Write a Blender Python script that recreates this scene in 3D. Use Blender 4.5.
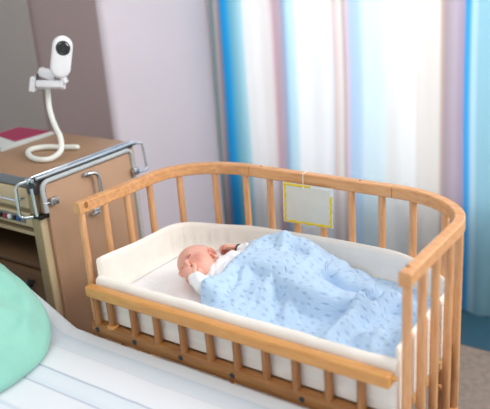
import bpy, bmesh, math, random
import numpy as np
from mathutils import Vector, Matrix, noise
random.seed(7)
S = bpy.context.scene
C = S.collection
PI = math.pi
for o in list(bpy.data.objects):
    bpy.data.objects.remove(o)

# ------------------------------------------------------------------ camera
cd = bpy.data.cameras.new('camera')
cam = bpy.data.objects.new('camera', cd)
C.objects.link(cam)
cd.sensor_width = 36.0
cd.lens = 742.0 / 490.0 * 36.0
cd.clip_start = 0.05
RM = ((0.8152745, -0.1463427, 0.5602779), (0.5749393, 0.3199872, -0.7530292), (-0.0690814, 0.9360513, 0.3450156))
M4 = Matrix(RM).to_4x4()
M4.translation = Vector((1.41306, -1.18129, 1.53815))
cam.matrix_world = M4
cd.dof.use_dof = True
cd.dof.focus_distance = 1.93
cd.dof.aperture_fstop = 2.0
S.camera = cam

# ------------------------------------------------------------------ light
S.view_settings.view_transform = 'Standard'
S.view_settings.look = 'None'
S.view_settings.gamma = 1.0
S.view_settings.use_curve_mapping = False
S.view_settings.exposure = 0.12
w = bpy.data.worlds.new('daylight')
S.world = w
w.use_nodes = True
bg = w.node_tree.nodes['Background']
bg.inputs['Color'].default_value = (0.90, 0.95, 1.0, 1)
bg.inputs['Strength'].default_value = 0.56


def area(name, loc, target, sx, sy, power, col):
    l = bpy.data.lights.new(name, 'AREA')
    l.shape = 'RECTANGLE'
    l.size = sx
    l.size_y = sy
    l.energy = power
    l.color = col
    o = bpy.data.objects.new(name, l)
    o.location = loc
    o.rotation_euler = (Vector(target) - Vector(loc)).to_track_quat('-Z', 'Y').to_euler()
    C.objects.link(o)
    return o


area('window_daylight', (0.75, 2.05, 1.55), (0.6, 1.5, 1.35), 2.9, 2.0, 50, (0.93, 0.97, 1.0))
area('side_fill', (2.5, 1.2, 2.3), (0.3, 0.2, 0.6), 1.5, 1.2, 62, (1.0, 0.97, 0.93))  # added soft fill from the right, no window modelled there
area('overhead_area', (0.6, -0.9, 2.6), (0.4, 0.1, 0.5), 1.6, 1.0, 14, (1.0, 0.95, 0.88))  # warm area light above the camera side, no fitting modelled


# ------------------------------------------------------------------ helpers
def s2l(c):
    return tuple((x / 12.92 if x <= 0.04045 else ((x + 0.055) / 1.055) ** 2.4) for x in c)


def hexc(h):
    return s2l(tuple(int(h[i:i + 2], 16) / 255 for i in (0, 2, 4)))


class NT:
    def __init__(s, name):
        s.m = bpy.data.materials.new(name)
        s.m.use_nodes = True
        s.t = s.m.node_tree
        s.n = s.t.nodes
        s.b = s.n['Principled BSDF']

    def add(s, typ, **kw):
        n = s.n.new(typ)
        for k, v in kw.items():
            setattr(n, k, v)
        return n

    def link(s, a, b):
        s.t.links.new(a, b)


def setup(b, rough=0.6, metal=0.0, spec=0.5, sss=0.0, coat=0.0, sheen=0.0):
    b.inputs['Roughness'].default_value = rough
    b.inputs['Metallic'].default_value = metal
    b.inputs['Specular IOR Level'].default_value = spec
    b.inputs['Coat Weight'].default_value = coat
    b.inputs['Sheen Weight'].default_value = sheen
    if sss:
        b.inputs['Subsurface Weight'].default_value = sss
        b.inputs['Subsurface Radius'].default_value = (0.01, 0.004, 0.002)
        b.inputs['Subsurface Scale'].default_value = 1.0


def mat(name, h, rough=0.6, metal=0.0, spec=0.5, var=0.04, scale=30, bump=0.0, bscale=200, stretch=(1, 1, 1), sss=0, coat=0, sheen=0):
    """plain colour with a little noise variation and an optional fine bump"""
    k = NT(name)
    setup(k.b, rough, metal, spec, sss, coat, sheen)
    c = hexc(h)
    tc = k.add('ShaderNodeTexCoord')
    mp = k.add('ShaderNodeMapping')
    mp.inputs['Scale'].default_value = stretch
    k.link(tc.outputs['Object'], mp.inputs['Vector'])
    nz = k.add('ShaderNodeTexNoise')
    nz.inputs['Scale'].default_value = scale
    nz.inputs['Detail'].default_value = 4
    k.link(mp.outputs['Vector'], nz.inputs['Vector'])
    r = k.add('ShaderNodeValToRGB')
    r.color_ramp.elements[0].position = 0.3
    r.color_ramp.elements[1].position = 0.7
    r.color_ramp.elements[0].color = tuple(x * (1 - var * 2) for x in c) + (1,)
    r.color_ramp.elements[1].color = tuple(min(1, x * (1 + var)) for x in c) + (1,)
    k.link(nz.outputs['Fac'], r.inputs['Fac'])
    k.link(r.outputs['Color'], k.b.inputs['Base Color'])
    if bump:
        n2 = k.add('ShaderNodeTexNoise')
        n2.inputs['Scale'].default_value = bscale
        n2.inputs['Detail'].default_value = 3
        k.link(mp.outputs['Vector'], n2.inputs['Vector'])
        bp = k.add('ShaderNodeBump')
        bp.inputs['Strength'].default_value = bump
        bp.inputs['Distance'].default_value = 0.004
        k.link(n2.outputs['Fac'], bp.inputs['Height'])
        k.link(bp.outputs['Normal'], k.b.inputs['Normal'])
    return k.m


def wood(name, h_light, h_dark, rough=0.42, stretch=(6, 40, 40)):
    k = NT(name)
    setup(k.b, rough, 0, 0.45, coat=0.12)
    tc = k.add('ShaderNodeTexCoord')
    mp = k.add('ShaderNodeMapping')
    mp.inputs['Scale'].default_value = stretch
    k.link(tc.outputs['Object'], mp.inputs['Vector'])
    nz = k.add('ShaderNodeTexNoise')
    nz.inputs['Scale'].default_value = 2.2
    nz.inputs['Detail'].default_value = 6
    nz.inputs['Distortion'].default_value = 0.6
    k.link(mp.outputs['Vector'], nz.inputs['Vector'])
    r = k.add('ShaderNodeValToRGB')
    r.color_ramp.elements[0].position = 0.32
    r.color_ramp.elements[1].position = 0.68
    r.color_ramp.elements[0].color = hexc(h_dark) + (1,)
    r.color_ramp.elements[1].color = hexc(h_light) + (1,)
    k.link(nz.outputs['Fac'], r.inputs['Fac'])
    k.link(r.outputs['Color'], k.b.inputs['Base Color'])
    bp = k.add('ShaderNodeBump')
    bp.inputs['Strength'].default_value = 0.12
    bp.inputs['Distance'].default_value = 0.002
    k.link(nz.outputs['Fac'], bp.inputs['Height'])
    k.link(bp.outputs['Normal'], k.b.inputs['Normal'])
    return k.m


def obj(name, bm, m, parent=None, smooth=True, angle=40):
    me = bpy.data.meshes.new(name)
    bmesh.ops.recalc_face_normals(bm, faces=bm.faces)
    if smooth:
        lim = math.radians(angle)
        for f in bm.faces:
            f.smooth = True
        for e in bm.edges:
            if len(e.link_faces) == 2 and e.calc_face_angle(0) > lim:
                e.smooth = False
    bm.to_mesh(me)
    bm.free()
    for x in (m if isinstance(m, (list, tuple)) else [m]):
        me.materials.append(x)
    o = bpy.data.objects.new(name, me)
    C.objects.link(o)
    if parent is not None:
        o.parent = parent
        o.matrix_parent_inverse = world_inv(parent)
    return o


def world_of(p):
    m = Matrix.LocRotScale(p.location, p.rotation_euler, p.scale)
    if p.parent is not None:
        m = world_of(p.parent) @ p.matrix_parent_inverse @ m
    return m


def world_inv(p):
    return world_of(p).inverted()


def tag(o, label, cat, group=None, kind=None):
    o['label'] = label
    o['category'] = cat
    if group:
        o['group'] = group
    if kind:
        o['kind'] = kind
    return o


def thing(name, label, cat, loc=(0, 0, 0), group=None):
    o = bpy.data.objects.new(name, None)
    o.empty_display_size = 0.05
    o.location = loc
    C.objects.link(o)
    return tag(o, label, cat, group)


def struct(name, bm, m, **kw):
    o = obj(name, bm, m, **kw)
    o['kind'] = 'structure'
    return o


def bx(bm, x0, x1, y0, y1, z0, z1, bev=0.0, seg=2, mi=0):
    v = [bm.verts.new((x, y, z)) for z in (z0, z1) for y in (y0, y1) for x in (x0, x1)]
    fs = [bm.faces.new([v[i] for i in q]) for q in ((0, 2, 3, 1), (4, 5, 7, 6), (0, 1, 5, 4), (2, 6, 7, 3), (0, 4, 6, 2), (1, 3, 7, 5))]
    for f in fs:
        f.material_index = mi
    if bev:
        es = list({e for f in fs for e in f.edges})
        bmesh.ops.bevel(bm, geom=es, offset=bev, segments=seg, profile=0.5, affect='EDGES', clamp_overlap=True)
    return v


def box(*a, **k):
    bm = bmesh.new()
    bx(bm, *a, **k)
    return bm


def frames(pts, closed=False):
    n = len(pts)
    T = []
    for i in range(n):
        a = pts[(i - 1) % n] if (closed or i) else pts[0]
        b = pts[(i + 1) % n] if (closed or i < n - 1) else pts[-1]
        T.append((b - a).normalized())
    return T


def tube(bm, pts, r, seg=12, caps=True, flat=None, closed=False):
    """tube through points; r a number or list; flat=(a,b) scales the two cross axes"""
    pts = [Vector(p) for p in pts]
    n = len(pts)
    rs = r if isinstance(r, (list, tuple)) else [r] * n
    T = frames(pts, closed)
    up = Vector((0, 0, 1)) if abs(T[0].z) < 0.9 else Vector((1, 0, 0))
    N = (up - T[0] * up.dot(T[0])).normalized()
    rings = []
    fa, fb = flat if flat else (1, 1)
    for i in range(n):
        N = (N - T[i] * N.dot(T[i])).normalized()
        B = T[i].cross(N)
        rings.append([bm.verts.new(pts[i] + (N * math.cos(2 * PI * k / seg) * fa + B * math.sin(2 * PI * k / seg) * fb) * rs[i]) for k in range(seg)])
    m = n if closed else n - 1
    for i in range(m):
        a, b = rings[i], rings[(i + 1) % n]
        for k in range(seg):
            bm.faces.new((a[k], a[(k + 1) % seg], b[(k + 1) % seg], b[k]))
    if caps and not closed:
        bm.faces.new(rings[0][::-1])
        bm.faces.new(rings[-1])
    return rings


def arc_pts(cx, cy, r, a0, a1, n):
    return [(cx + r * math.cos(a0 + (a1 - a0) * i / n), cy + r * math.sin(a0 + (a1 - a0) * i / n)) for i in range(n + 1)]


def smooth_path(P, n=8):
    """Catmull-Rom through 3-D points"""
    P = [Vector(p) for p in P]
    P = [P[0] * 2 - P[1]] + P + [P[-1] * 2 - P[-2]]
    out = []
    for i in range(1, len(P) - 2):
        for k in range(n):
            t = k / n
            a, b, c, d = P[i - 1], P[i], P[i + 1], P[i + 2]
            out.append(0.5 * ((2 * b) + (c - a) * t + (2 * a - 5 * b + 4 * c - d) * t * t + (-a + 3 * b - 3 * c + d) * t ** 3))
    out.append(P[-2])
    return out


def round_poly(corners, r, n=5):
    """round the corners of an open 3-D polyline"""
    P = [Vector(p) for p in corners]
    out = [P[0]]
    for i in range(1, len(P) - 1):
        a, b, c = P[i - 1], P[i], P[i + 1]
        u, v = (a - b).normalized(), (c - b).normalized()
        rr = min(r, (a - b).length * .49, (c - b).length * .49)
        p0, p1 = b + u * rr, b + v * rr
        for k in range(n + 1):
            t = k / n
            out.append(p0 * (1 - t) ** 2 + b * 2 * t * (1 - t) + p1 * t * t)
    out.append(P[-1])
    return out


def lathe(bm, prof, M=Matrix(), seg=24):
    rings = []
    for r, z in prof:
        rings.append([bm.verts.new(M @ Vector((r * math.cos(2 * PI * k / seg), r * math.sin(2 * PI * k / seg), z))) for k in range(seg)])
    for a, b in zip(rings, rings[1:]):
        for k in range(seg):
            bm.faces.new((a[k], a[(k + 1) % seg], b[(k + 1) % seg], b[k]))
    bm.faces.new(rings[0][::-1])
    bm.faces.new(rings[-1])


def axisM(loc, zdir, xdir=None):
    z = Vector(zdir).normalized()
    x = Vector(xdir) if xdir is not None else (Vector((1, 0, 0)) if abs(z.x) < .9 else Vector((0, 1, 0)))
    x = (x - z * x.dot(z)).normalized()
    y = z.cross(x)
    m = Matrix((x, y, z)).transposed().to_4x4()
    m.translation = Vector(loc)
    return m


def grid_closed(bm, nu, nv, top, bot):
    """closed thin solid between two height fields given as functions of grid indices"""
    A = [[bm.verts.new(top(i, j)) for j in range(nv)] for i in range(nu)]
    B = [[bm.verts.new(bot(i, j)) for j in range(nv)] for i in range(nu)]
    for i in range(nu - 1):
        for j in range(nv - 1):
            bm.faces.new((A[i][j], A[i + 1][j], A[i + 1][j + 1], A[i][j + 1]))
            bm.faces.new((B[i][j], B[i][j + 1], B[i + 1][j + 1], B[i + 1][j]))
    for i in range(nu - 1):
        bm.faces.new((A[i][0], B[i][0], B[i + 1][0], A[i + 1][0]))
        bm.faces.new((A[i][-1], A[i + 1][-1], B[i + 1][-1], B[i][-1]))
    for j in range(nv - 1):
        bm.faces.new((A[0][j], A[0][j + 1], B[0][j + 1], B[0][j]))
        bm.faces.new((A[-1][j], B[-1][j], B[-1][j + 1], A[-1][j + 1]))


def ss(a, b, x):
    t = max(0.0, min(1.0, (x - a) / (b - a)))
    return t * t * (3 - 2 * t)


def fbm(x, y, z=0.0, o=3):
    return noise.fractal(Vector((x, y, z)), 1.0, 2.0, o)


# ------------------------------------------------------------------ materials
M = {}
M['beech'] = wood('beech_wood', 'e2a974', 'cd905c')
M['beech_up'] = wood('beech_wood_upright', 'e3ac7b', 'cf9564', stretch=(40, 40, 6))
M['honey'] = wood('honey_beech_wood', 'dca15c', 'cc8c4a')
M['honey_dark'] = wood('shaded_beech_wood', 'a9733c', '8f5c2d')  # dark beech; shade on the low front beam is put into its colour
M['honey_mid'] = wood('shaded_beech_slat', 'b07844', '976232', stretch=(40, 40, 6))  # slat beech darkened in colour for the shade low at the front
M['plywood'] = wood('pale_plywood', 'ecc48f', 'dcae78')
M['steel'] = mat('brushed_steel', 'c4c8cc', 0.25, 1.0, var=0.03)
M['chrome'] = mat('chrome', 'd4d9de', 0.12, 1.0, var=0.02)
M['grey_plastic'] = mat('light_grey_plastic', 'b9bec0', 0.4)
M['dark_steel'] = mat('dark_metal', '4a4d50', 0.35, 0.8)
M['black'] = mat('black_plastic', '101012', 0.35)
M['cream_cloth'] = mat('cream_cotton', 'f3ece3', 0.9, bump=0.25, bscale=90, sheen=0.2, var=0.015)
M['white_cloth'] = mat('white_cotton', 'f5f5f8', 0.9, bump=0.2, bscale=120, sheen=0.2, var=0.01)
M['ticking'] = mat('mattress_cover', 'eeebe2', 0.85, bump=0.3, bscale=150, var=0.02)
M['mint'] = mat('mint_cotton', '93d1c0', 0.85, bump=0.15, bscale=60, sheen=0.2, var=0.03, scale=8)
M['white_plastic'] = mat('white_plastic', 'e9e9eb', 0.32, var=0.01)
M['ivory_plastic'] = mat('ivory_soft_plastic', 'e9ebe2', 0.45, var=0.01)
M['tan'] = mat('tan_laminate', 'bf987a', 0.5, var=0.03, scale=6)
M['tan_top'] = mat('brown_laminate', 'a27f62', 0.42, var=0.03, scale=6)
M['cream_lam'] = mat('cream_laminate', 'cdb893', 0.5, var=0.03, scale=6)
M['shade_lam'] = mat('shaded_laminate', '9b8a68', 0.55, var=0.03, scale=6)  # cream laminate with the shade of the post face in its colour
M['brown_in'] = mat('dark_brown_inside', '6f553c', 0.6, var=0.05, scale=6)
M['grey_edge'] = mat('slate_grey_edging', '74777a', 0.4)
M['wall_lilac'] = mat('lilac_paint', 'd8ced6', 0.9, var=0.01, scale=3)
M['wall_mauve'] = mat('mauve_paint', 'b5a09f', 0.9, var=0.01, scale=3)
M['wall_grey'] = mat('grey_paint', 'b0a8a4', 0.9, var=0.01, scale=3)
M['wall_white'] = mat('white_paint', 'dfe2e4', 0.9, var=0.01, scale=3)
M['floor'] = mat('grey_brown_linoleum', '96867a', 0.75, var=0.12, scale=40)
M['blue_floor'] = mat('slate_blue_linoleum', '2f5769', 0.6, var=0.05, scale=12)
M['lens'] = mat('lens_black', '0b0c0f', 0.08, spec=0.7, coat=0.6)
M['lens_ring'] = mat('lens_ring_grey', '2b2d31', 0.25)
M['pink'] = mat('crimson_paper', '9c2b50', 0.6, var=0.03)
M['paper'] = mat('grey_white_paper', 'c9ccc8', 0.7, var=0.02)
M['red'] = mat('red_plastic', '9c3034', 0.4)
M['blue'] = mat('blue_plastic', '2b4f96', 0.4)
M['yellow'] = mat('yellow_paint', 'f2d22e', 0.6, var=0.05, scale=60)
M['card'] = mat('white_card', 'e6e7e6', 0.35, var=0.02)
M['card_in'] = mat('translucent_sleeve', 'dad7cd', 0.25, var=0.02)
M['glass'] = None
kg = NT('window_glass')
kg.b.inputs['Transmission Weight'].default_value = 1.0
kg.b.inputs['Roughness'].default_value = 0.0
kg.b.inputs['IOR'].default_value = 1.02
M['glass'] = kg.m


def ramp_mat(name, stops, lo, hi, uvx=True, rough=0.9, transl=0.0, axis='UV', bump=0.0):
    """stripes: a colour ramp across the cloth's own width"""
    k = NT(name)
    setup(k.b, rough, 0, 0.2)
    tc = k.add('ShaderNodeTexCoord')
    sp = k.add('ShaderNodeSeparateXYZ')
    k.link(tc.outputs['UV'], sp.inputs[0])
    mr = k.add('ShaderNodeMapRange')
    mr.inputs['From Min'].default_value = lo
    mr.inputs['From Max'].default_value = hi
    k.link(sp.outputs[0], mr.inputs['Value'])
    # the ramp takes 32 stops at most: chain several and switch between them
    stops = sorted(stops)
    chunks = [stops[i:i + 30] for i in range(0, len(stops), 29)]
    prev = None
    for ch in chunks:
        r = k.add('ShaderNodeValToRGB')
        cr = r.color_ramp
        for i, (p, h) in enumerate(ch):
            t = (p - lo) / (hi - lo)
            if i < 2:
                e = cr.elements[i]
                e.position = t
            else:
                e = cr.elements.new(t)
            e.color = hexc(h) + (1,)
        k.link(mr.outputs['Result'], r.inputs['Fac'])
        if prev is None:
            prev = r.outputs['Color']
        else:
            g = k.add('ShaderNodeMath', operation='GREATER_THAN')
            g.inputs[1].default_value = (ch[0][0] - lo) / (hi - lo)
            k.link(mr.outputs['Result'], g.inputs[0])
            mx = k.add('ShaderNodeMix', data_type='RGBA')
            k.link(g.outputs[0], mx.inputs[0])
            k.link(prev, mx.inputs[6])
            k.link(r.outputs['Color'], mx.inputs[7])
            prev = mx.outputs[2]
    k.link(prev, k.b.inputs['Base Color'])
    if bump:
        nz = k.add('ShaderNodeTexNoise')
        nz.inputs['Scale'].default_value = 300
        k.link(tc.outputs['Object'], nz.inputs['Vector'])
        bp = k.add('ShaderNodeBump')
        bp.inputs['Strength'].default_value = bump
        bp.inputs['Distance'].default_value = 0.002
        k.link(nz.outputs['Fac'], bp.inputs['Height'])
        k.link(bp.outputs['Normal'], k.b.inputs['Normal'])
    if transl:
        tr = k.add('ShaderNodeBsdfTranslucent')
        k.link(prev, tr.inputs['Color'])
        ms = k.add('ShaderNodeMixShader')
        ms.inputs[0].default_value = transl
        k.link(k.b.outputs[0], ms.inputs[1])
        k.link(tr.outputs[0], ms.inputs[2])
        k.link(ms.outputs[0], k.n['Material Output'].inputs['Surface'])
    return k.m


# ------------------------------------------------------------------ setting
bm = bmesh.new(); bx(bm, -2.6, 4.0, -3.4, 1.262, -0.05, 0.0)
struct('floor', bm, M['floor'])
bm = bmesh.new(); bx(bm, -0.8, 4.0, 1.262, 1.72, -0.05, 0.002)
struct('trim_1', bm, M['blue_floor'])
# window wall with its opening
WX0, WX1, WZ0, WZ1 = -0.70, 2.3, 0.46, 2.45
bm = bmesh.new()
bx(bm, -0.9, WX0, 1.62, 1.76, 0, 2.7)
bx(bm, WX1, 4.0, 1.62, 1.76, 0, 2.7)
bx(bm, WX0, WX1, 1.62, 1.76, 0, WZ0)
bx(bm, WX0, WX1, 1.62, 1.76, WZ1, 2.7)
struct('wall_back', bm, M['wall_white'])
bm = bmesh.new()
for x in (WX0, (WX0 + WX1) / 2, WX1 - .06):
    bx(bm, x, x + .06, 1.66, 1.72, WZ0, WZ1, bev=.005)
bx(bm, WX0, WX1, 1.66, 1.72, WZ0, WZ0 + .06, bev=.005)
bx(bm, WX0, WX1, 1.66, 1.72, WZ1 - .06, WZ1, bev=.005)
wf = struct('window_1', bm, M['white_plastic'])
obj('window_pane', box(WX0 + .05, WX1 - .05, 1.688, 1.692, WZ0 + .05, WZ1 - .05), M['glass'], wf, smooth=False)
# left: lilac wall beside the window, mauve wall behind the cabinet, rounded corner
bm = bmesh.new()
prof = [(-0.72, 1.62), (-0.72, 0.90)] + arc_pts(-0.745, 0.888, 0.025, 0, -PI / 2, 6)[0:] 
loop = prof + [(-0.745, 0.90), (-0.80, 0.90), (-0.80, 1.62)]
lo = [bm.verts.new((x, y, 0)) for x, y in loop]
hi = [bm.verts.new((x, y, 2.7)) for x, y in loop]
for i in range(len(loop)):
    j = (i + 1) % len(loop)
    bm.faces.new((lo[i], lo[j], hi[j], hi[i]))
bm.faces.new(lo); bm.faces.new(hi)
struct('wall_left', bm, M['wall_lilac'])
bm = bmesh.new(); bx(bm, -2.6, -0.745, 0.863, 0.90, 0, 2.7)
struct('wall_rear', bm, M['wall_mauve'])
bm = bmesh.new(); bx(bm, -2.6, -1.13, 0.843, 0.863, 0, 2.7, bev=.006)
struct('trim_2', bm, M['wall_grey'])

# ------------------------------------------------------------------ curtain
px2x = [(-0.80, 'b9adb4'), (-0.744, 'a2979b'), (-0.735, 'a89c98'), (-0.715, 'b4aaa6'), (-0.708, '5f8e98'), (-0.699, '5f8e98'), (-0.692, 'b4aaa2'), (-0.668, 'bcb2b0'), (-0.659, '9a7f86'),
        (-0.650, '2a92d0'), (-0.612, '2ca2e0'), (-0.596, '68b6d4'), (-0.570, '98cede'), (-0.532, 'b8e0ec'), (-0.520, 'f3f4f4'), (-0.45, 'f5f2f1'), (-0.385, 'f2eae9'), (-0.374, 'd6a9ae'),
        (-0.365, 'c4a9b4'), (-0.335, 'cbb6c2'), (-0.326, '74b4e6'), (-0.316, 'bfe0ef'), (-0.270, 'cdeaf4'), (-0.256, 'fafbfd'), (-0.15, 'fafafb'), (-0.100, 'e6e6ea'), (-0.090, 'd8c2c0'), (-0.070, 'e6dad6'), (-0.043, 'efe8e3'),
        (-0.037, 'b8aaa8'), (-0.030, 'e8cfda'), (-0.020, 'ecc9dc'), (-0.014, 'c2daf8'), (0.024, 'c6e0f8'), (0.034, 'd8ecf4'), (0.135, 'dceef6'), (0.148, 'f1f1f0'), (0.265, 'f1f0f0'), (0.272, 'ecdcd8'), (0.283, 'e6e1dd'), (0.368, 'e4ded8'), (0.378, 'cbb09c'),
        (0.386, 'ab9aa2'), (0.43, 'bcaeba'), (0.470, 'ab9bb0'), (0.478, '2a98dc'), (0.494, '38a4e6'), (0.500, 'b4d6e6'), (0.525, 'b8d8e8'), (0.533, '96c2d4'), (0.60, '9acad8'), (0.66, 'd8eefa'), (0.67, 'f6f6f4'), (0.85, 'f2efec'), (0.86, 'b4a8b0'), (0.95, 'b4a8b0'), (0.96, '2f9fe0'), (1.0, '9bd0e6'), (1.1, 'cfe8f2'), (1.12, 'f4f4f4'), (1.5, 'eeeae6'), (1.52, '8cc8e2'), (1.7, 'f4f4f4'), (2.45, 'e6e3e2')]
M['curtain'] = ramp_mat('striped_curtain', px2x, -0.80, 2.45, transl=0.62, bump=0.1)


def curtain():
    bm = bmesh.new()
    uvl = bm.loops.layers.uv.new('UVMap')
    nx, nz = 420, 24
    X0, X1, Z0, Z1 = -0.735, 2.4, 0.012, 2.42

    def fy(x, z):
        a = 0.010 + 0.005 * math.sin(x * 3.1 + 1)
        k = 1.0 - 0.35 * ss(1.2, 0.0, z)
        y = 1.505 + a * k * math.sin(x * 31 + 1.3 * math.sin(x * 4.3) + 0.2 * math.sin(z * 1.3)) + 0.003 * math.sin(x * 77 + z * .6)
        y += 0.03 * fbm(x * 1.7, z * .5, 3)
        return y
    for side in (0,):
        V = []
        for i in range(nx + 1):
            row = []
            x = X0 + (X1 - X0) * i / nx
            for j in range(nz + 1):
                z = Z0 + (Z1 - Z0) * j / nz
                row.append(bm.verts.new((x + 0.010 * math.sin(z * 2.2 + x * 3), fy(x, z), z + (0.006 * math.sin(x * 31) if j == 0 else 0))))
            V.append(row)
        for i in range(nx):
            for j in range(nz):
                f = bm.faces.new((V[i][j], V[i + 1][j], V[i + 1][j + 1], V[i][j + 1]))
                for l, (a, b) in zip(f.loops, ((i, j), (i + 1, j), (i + 1, j + 1), (i, j + 1))):
                    l[uvl].uv = (X0 + (X1 - X0) * a / nx, b / nz)
    o = obj('curtain', bm, M['curtain'], angle=180)
    tag(o, 'long curtain with vertical blue, white, taupe and mauve stripes in front of the window', 'curtain')
    return o


curtain()
rod = thing('curtain_rod', 'white curtain rod along the top of the window wall', 'curtain rod', (0.8, 1.505, 2.44))
bm = bmesh.new(); tube(bm, [(-0.76, 1.505, 2.445), (2.45, 1.505, 2.445)], 0.013, 12)
obj('rod', bm, M['white_plastic'], rod)
for x in (-0.5, 0.85, 2.2):
    bm = bmesh.new(); tube(bm, [(x, 1.62, 2.445), (x, 1.50, 2.445)], 0.008, 8)
    obj('bracket', bm, M['white_plastic'], rod)

# ------------------------------------------------------------------ the cot
L, D, RX, RY, H = 0.90, 0.4553, 0.2314, 0.1802, 0.9162
TT, HH = 0.025, 0.031


def U(off, x0=0.0, y0=0.0, n=20):
    """plan of the cot's horseshoe offset inward: list of (x, y) from left front round the back to right front"""
    a, b = RX - off, RY - off
    P = [(off, y0 + (D - RY - y0) * i / 8) for i in range(8)]
    P += [(RX - a * math.cos(t * PI / 2 / n), D - RY + b * math.sin(t * PI / 2 / n)) for t in range(n)]
    P += [(RX + (L - 2 * RX) * i / 12, D - off) for i in range(12)]
    P += [(L - RX + a * math.sin(t * PI / 2 / n), D - RY + b * math.cos(t * PI / 2 / n)) for t in range(n)]
    P += [(L - off, D - RY + (y0 - D + RY) * i / 8) for i in range(9)]
    return P


def sweep_plan(bm, inner, outer, z0, z1, bev=0.003, i0=0, i1=None):
    i1 = len(inner) if i1 is None else i1
    rings = []
    for k in range(i0, i1):
        a, b = Vector((*inner[k], 0)), Vector((*outer[k], 0))
        d = (b - a).normalized()
        sec = [(0, z0 + bev), (bev, z0), (-bev, z0), (0, z0 + bev), (0, z1 - bev), (-bev, z1), (bev, z1), (0, z1 - bev)]
        pts = [a + Vector((0, 0, z0 + bev)), a + d * bev + Vector((0, 0, z0)), b - d * bev + Vector((0, 0, z0)), b + Vector((0, 0, z0 + bev)),
               b + Vector((0, 0, z1 - bev)), b - d * bev + Vector((0, 0, z1)), a + d * bev + Vector((0, 0, z1)), a + Vector((0, 0, z1 - bev))]
        rings.append([bm.verts.new(p) for p in pts])
    for a, b in zip(rings, rings[1:]):
        for k in range(8):
            bm.faces.new((a[k], a[(k + 1) % 8], b[(k + 1) % 8], b[k]))
    bm.faces.new(rings[0][::-1]); bm.faces.new(rings[-1])


cot = thing('bedside_cot', 'beech wood bedside cot with a curved slatted rail, open side against the bed', 'cot', (0.45, 0.2, 0.0))


def warp(P):
    return [(x - 0.012 * max(0, 1 - y / 0.28) * (1 if x < .1 else -0.2 if x > .8 else 0), y) for x, y in P]


UI, UO = warp(U(0.020)), warp(U(-0.005))
UC = U(0.0085)
cuts = [0, 28, 40, len(UI)]
for a, b in ((0, 29), (28, 41), (40, len(UI))):
    bm = bmesh.new()
    inn, out = list(UI), list(UO)
    if b < len(UI):  # a hair of a joint gap
        inn[b - 1] = (inn[b - 1][0] - .0008, inn[b - 1][1]); out[b - 1] = (out[b - 1][0] - .0008, out[b - 1][1])
    if a > 0:
        inn[a] = (inn[a][0] + .0008, inn[a][1]); out[a] = (out[a][0] + .0008, out[a][1])
    sweep_plan(bm, inn, out, H - HH, H, 0.003, a, b)
    obj('top_rail', bm, M['beech'], cot, angle=30)
# slot for the lock at the left end, screw plugs on the rail
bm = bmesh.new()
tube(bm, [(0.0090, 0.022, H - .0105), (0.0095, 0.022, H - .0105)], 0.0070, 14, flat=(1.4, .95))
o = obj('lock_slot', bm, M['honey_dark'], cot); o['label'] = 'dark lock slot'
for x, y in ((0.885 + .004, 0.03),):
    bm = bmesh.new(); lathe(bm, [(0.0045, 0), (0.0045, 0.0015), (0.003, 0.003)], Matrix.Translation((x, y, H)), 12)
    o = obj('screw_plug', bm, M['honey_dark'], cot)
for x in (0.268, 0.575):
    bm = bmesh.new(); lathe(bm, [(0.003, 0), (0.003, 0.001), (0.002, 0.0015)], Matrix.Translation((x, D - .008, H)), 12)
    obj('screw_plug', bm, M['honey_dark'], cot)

posts = [(0.006, 0.012), (0.008, 0.092), (0.010, 0.174), (0.025, 0.262), (0.063, 0.340), (0.128, 0.400), (0.211, 0.440), (0.293, 0.445), (0.378, 0.446), (0.462, 0.446), (0.549, 0.446), (0.636, 0.446), (0.722, 0.441), (0.806, 0.380),
         (0.862, 0.315), (0.8895, 0.240), (0.8895, 0.160), (0.8895, 0.088), (0.8895, 0.012)]


def snap(p, P):
    best = None
    for (ax, ay), (bx_, by_) in zip(P, P[1:]):
        dx, dy = bx_ - ax, by_ - ay
        t = max(0, min(1, ((p[0] - ax) * dx + (p[1] - ay) * dy) / (dx * dx + dy * dy)))
        q = (ax + dx * t, ay + dy * t)
        d = math.hypot(q[0] - p[0], q[1] - p[1])
        if best is None or d < best[0]:
            best = (d, q)
    return best[1]


posts = [snap(p, warp(U(0.0070))) for p in posts]
LEGS = (0, 5, 13, 18)
for i, (x, y) in enumerate(posts):
    # direction along the rail for an oval slat
    bm = bmesh.new()
    z0 = 0.0 if i in LEGS else 0.412
    r = 0.0100
    tube(bm, [(x, y, z0), (x, y, z0 + .003), (x, y, 0.6), (x, y, 0.75), (x, y, H - HH + .004)], [r * .9, r, r, r * .97, r * .95], 14)
    obj('leg' if i in LEGS else 'spindle', bm, M['beech_up'], cot)
# base: plywood tray inside the spindles and the horseshoe band below
IN = U(0.022, y0=0.012)
bm = bmesh.new()
lo = [bm.verts.new((x, y, 0.560)) for x, y in IN]; hi = [bm.verts.new((x, y, 0.576)) for x, y in IN]
for i in range(len(IN)):
    j = (i + 1) % len(IN)
    bm.faces.new((lo[i], lo[j], hi[j], hi[i]))
bm.faces.new(lo); bm.faces.new(hi)
obj('base_board', bm, M['plywood'], cot, angle=30)
bm = bmesh.new(); sweep_plan(bm, U(0.024), U(-0.003), 0.385, 0.415, 0.003)
obj('lower_rail', bm, M['beech'], cot, angle=30)
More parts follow.
